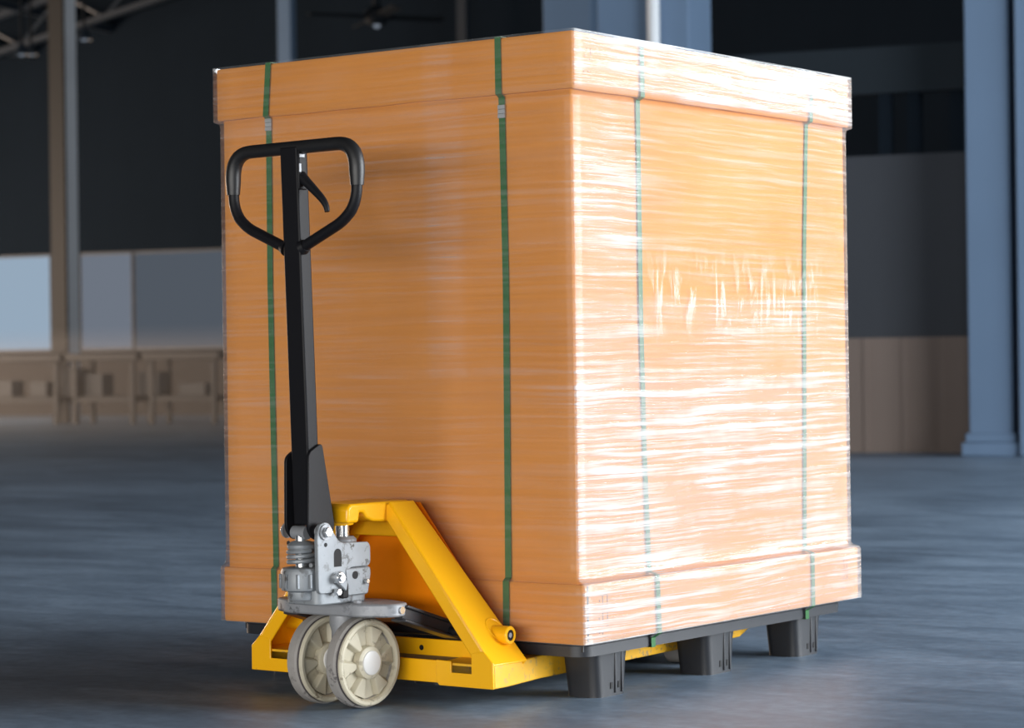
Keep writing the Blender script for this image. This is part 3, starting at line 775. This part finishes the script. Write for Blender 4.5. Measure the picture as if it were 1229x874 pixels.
# yellow head, legs, plates
bm = NB()
hx = .058
head_side = [(-.300, .392), (-.298, .424), (-.286, .4325), (-.09, .4325), (-.09, .395), (-.165, .388), (-.215, .392), (-.236, .400), (-.246, .413), (-.258, .413), (-.262, .392)]
prism(bm, head_side, 0, c-hx, c+hx); head = J(bm, 'head', 'yellow', bev=.008, seg=3)
bm = NB(); lathe(bm, [(0, .386), (.034, .386), (.036, .390), (.034, .420), (.024, .427), (0, .427)], (c, -.266, 0), (0, 0, 1), 36, False); J(bm, 'ram_socket', 'yellow', head)
bm = NB(); prism(bm, rounded([(c-.062, .418), (c+.062, .418), (c+.105, .352), (c-.105, .352)], .01), 1, -.105, -.097); J(bm, 'head_gusset', 'yellow', head, bev=.002)
for s in (1, -1):
    # bent sheet leg: broad outer face with a front and a back flange
    P0, P1 = Vector((-.103, .094)), Vector((-.376, .4325))
    d = (P1-P0).normalized(); nn = Vector((-d.y, d.x))           # inward normal (down and inward)
    if nn.y > 0: nn = -nn
    t = .006; dep = .034
    def quadbox(bm, A0, A1, B0, B1, ylo0, yhi0, ylo1, yhi1):
        """A = outer pts (bottom, top); B = inner pts; y ranges at bottom and top"""
        v = [(A0, ylo0), (A0, yhi0), (B0, yhi0), (B0, ylo0), (A1, ylo1), (A1, yhi1), (B1, yhi1), (B1, ylo1)]
        vs = [bm.verts.new((mx(p.x, s), y, p.y)) for p, y in v]
        for f in ((0, 1, 2, 3), (7, 6, 5, 4), (0, 4, 5, 1), (1, 5, 6, 2), (2, 6, 7, 3), (3, 7, 4, 0)): bm.faces.new([vs[i] for i in f])
    bm = NB()
    quadbox(bm, P0, P1, P0+nn*t, P1+nn*t, -.17, -.046, -.17, -.088)
    quadbox(bm, P0+nn*t*.5, P1+nn*t*.5, P0+nn*dep, P1+nn*dep, -.17, -.164, -.17, -.164)
    quadbox(bm, P0+nn*t*.5, P1+nn*t*.5, P0+nn*dep, P1+nn*dep, -.052, -.046, -.094, -.088)
    leg = J(bm, 'frame_leg', 'yellow', bev=.0035)
    # upright front plate with its notch and lug
    bm = NB(); fp = [(-.103, .045), (-.103, .100), (-.128, .124), (-.160, .118), (-.160, .074), (-.214, .074), (-.214, .098), (-.254, .099), (-.254, .053), (-.246, .045)]
    prism(bm, [], 1, 0, 0) if False else None
    prism(bm, mpts(fp, s), 1, -.1705, -.1645); J(bm, 'front_plate', 'yellow', bev=.0015)
    # boss tube for the fork linkage
    bm = NB(); x0, x1 = mx(-.200, s), mx(-.118, s)
    lathe(bm, [(.0195, 0), (.0195, abs(x1-x0)-.002), (.0180, abs(x1-x0)), (.0120, abs(x1-x0)), (.0120, abs(x1-x0)-.02), (0, abs(x1-x0)-.02), (0, 0)], (x0, -.086, .150), (s, 0, 0), 32, False)
    bs = J(bm, 'linkage_boss', 'yellow', leg)
    bm = NB(); cyl(bm, (x1-.012*s, -.086, .150), (x1-.0015*s, -.086, .150), .0118, 24); J(bm, 'boss_core', 'black', leg)
    bm = NB(); cyl(bm, (x1-.0016*s, -.086, .150), (x1-.0005*s, -.086, .150), .0055, 16); J(bm, 'shaft_end', 'steel', leg)
    bm = NB(); tube(bm, [(mx(-.158+.022*math.cos(q)*.8, s), -.086+.026*math.sin(q), .161-.022*math.cos(q)*.8*1.2) for q in [math.radians(a_) for a_ in range(0, 361, 20)]], .003, 8, False); J(bm, 'weld_bead', 'yellow', leg)
    # fork: inverted channel tapering to a rounded tip
    bm = NB(); zt, zb = .094, .045
    plan_o = [(-.1035, -.164), (-.1035, -.12), (-.126, .03), (-.126, .86), (-.150, .955), (-.175, .985)]
    plan_i = [(-.2550, -.164), (-.2550, -.12), (-.284, .03), (-.284, .86), (-.260, .955), (-.235, .985)]
    def zbot(y): return zb if y < .80 else zb + (y-.80)/.185*.030
    n = len(plan_o)
    def ring(i):
        (xo, y), (xi, _) = plan_o[i], plan_i[i]; k = .006; zz = zbot(y); ztt = zt if y < .86 else zt-(y-.86)*.06
        return [(xo, zz), (xo, ztt), (xi, ztt), (xi, zz), (xi+k, zz), (xi+k, ztt-k), (xo-k, ztt-k), (xo-k, zz)], y
    rg = []
    for i in range(n):
        pr, y = ring(i); rg.append([bm.verts.new((mx(x, s), y, z)) for x, z in pr])
    for k in range(n-1):
        for i in range(8): bm.faces.new((rg[k][i], rg[k][(i+1) % 8], rg[k+1][(i+1) % 8], rg[k+1][i]))
    for q in (0, n-1):
        r = rg[q]; bm.faces.new((r[0], r[1], r[6], r[7])); bm.faces.new((r[1], r[2], r[5], r[6])); bm.faces.new((r[2], r[3], r[4], r[5]))
    fk = J(bm, 'fork', 'yellow_worn', bev=.003)
    bm = NB(); bx(bm, min(mx(-.16, s), mx(-.25, s)), max(mx(-.16, s), mx(-.25, s)), .70, .86, .050, .062); J(bm, 'roller_bracket', 'black', fk, bev=.002)
    for yy in (.735, .825):
        bm = NB(); X0, X1 = sorted((mx(-.165, s), mx(-.245, s))); lathe(bm, [(.012, 0), (.034, 0), (.036, .003), (.036, X1-X0-.003), (.034, X1-X0), (.012, X1-X0)], (X0, yy, .036), (1, 0, 0), 32); J(bm, 'load_roller', 'tread', fk)
        bm = NB(); cyl(bm, (X0-.03, yy, .036), (X1+.03, yy, .036), .010, 16); J(bm, 'roller_axle', 'steel', fk)
# cross members between the forks
bm = NB(); bx(bm, c-.200, c+.200, -.146, -.138, .046, .094); J(bm, 'cross_beam', 'yellow', bev=.002)
bm = NB(); bx(bm, c-.200, c+.200, -.138, -.070, .086, .0925); J(bm, 'cross_ledge', 'ledge', bev=.001)
bm = NB(); bx(bm, c-.290, c+.290, -.070, -.060, .090, .128); J(bm, 'rear_beam', 'yellow', bev=.002)
bm = NB(); cyl(bm, (c-.06, -.0705, .108), (c-.06, -.0695, .108), .008, 16); cyl(bm, (c+.07, -.0705, .108), (c+.07, -.0695, .108), .006, 16); J(bm, 'beam_hole', 'hole')
bm = NB(); prism(bm, [(c-.285, .172), (c+.262, .172), (c+.060, .425), (c-.060, .425)], 1, -.060, -.054); J(bm, 'back_plate', 'orange', bev=.0015)  # yellow sheet, its shade painted in as orange
bm = NB(); cyl(bm, (c-.30, -.086, .150), (c+.30, -.086, .150), .011, 20); J(bm, 'cross_shaft', 'black')

# tiller
STEER[0] = True
def ty(z): return -.3705 - .021*(z-.55)/.62           # middle of the tiller leans slightly back
bm = NB(); hw, hd = .0255, .0165
v = []
for z in (.392, 1.186):
    y = ty(z)
    for (dx, dy) in ((-hw, -hd), (hw, -hd), (hw, hd), (-hw, hd)): v.append(bm.verts.new((c+dx, y+dy, z)))
for f in ((3, 2, 1, 0), (4, 5, 6, 7), (0, 1, 5, 4), (1, 2, 6, 5), (2, 3, 7, 6), (3, 0, 4, 7)): bm.faces.new([v[i] for i in f])
J(bm, 'tiller_tube', 'black', bev=.004, seg=3)
for s in (1, -1):
    bm = NB(); ch = rounded([(-.392, .545), (-.352, .566), (-.318, .392), (-.322, .372), (-.348, .360), (-.380, .362), (-.396, .385)], .012, 4)
    xa, xb = sorted((mx(c+.0255, s), mx(c+.0335, s)))
    if s < 0: ch = rounded([(-.400, .535), (-.372, .552), (-.345, .392), (-.345, .372), (-.358, .360), (-.385, .362), (-.402, .385)], .012, 4)
    prism(bm, ch, 0, xa, xb); J(bm, 'yoke_plate', 'black', bev=.0015)
    bm = NB(); xa, xb = sorted((mx(c+.030, s), mx(c+(.048 if s > 0 else .036), s))); cyl(bm, (xa, -.366, .379), (xb, -.366, .379), .013 if s > 0 else .008, 20); J(bm, 'pivot_bush', 'steel')
# loop handle: tube, rubber sleeve, lever
yl = -.3925
loop = fillet([(c-.0245, yl, .975), (c-.150, yl, 1.026), (c-.1840, yl, 1.062), (c-.1880, yl, 1.185), (c+.1880, yl, 1.185), (c+.1840, yl, 1.062), (c+.150, yl, 1.026), (c+.0245, yl, .975)], [0, .03, .03, .06, .06, .03, .03, 0], 10)
bm = NB(); tube(bm, loop, .0118, 20); lp = J(bm, 'loop_handle', 'black', sm=60)
sl = [p for p in loop if p.z > 1.094]
zs = sl[0].copy(); zs.z = 1.096; ze = sl[-1].copy(); ze.z = 1.096
sl = [zs] + [p for p in sl if p.z > 1.099] + [ze]
bm = NB(); rr = []
for p in sl:
    side = max(0, (abs(p.x-c)-.14)/.05)
    rr.append(.0142 + .0028*min(1, side)*(1 if p.z > 1.10 else 0))
tube(bm, sl, rr, 20); J(bm, 'rubber_grip', 'rubber', lp, sm=60)
for s in (1, -1):
    bm = NB(); cyl(bm, (c+s*.0235, yl, .9745), (c+s*.034, yl, .979), .0165, 20, .0135); J(bm, 'weld_collar', 'black', lp)
bm = NB(); bx(bm, c+.004, c+.0285, yl-.012, yl+.012, 1.095, 1.178); J(bm, 'lever_housing', 'black', bev=.003)
bm = NB(); bx(bm, c+.0285, c+.0300, yl-.011, yl+.004, 1.163, 1.170); bx(bm, c+.0285, c+.0300, yl-.012, yl-.006, 1.132, 1.150); J(bm, 'lever_pivot', 'steel', bev=.0005)
path = smooth_path([(c+.022, yl, 1.125), (c+.040, yl, 1.110), (c+.062, yl, 1.092), (c+.083, yl, 1.074), (c+.094, yl, 1.060), (c+.099, yl, 1.046)], 6)
bm = NB(); n = len(path); tube(bm, path, [.0115 - .006*i/(n-1) for i in range(n)], 14); J(bm, 'control_lever', 'black', sm=60)
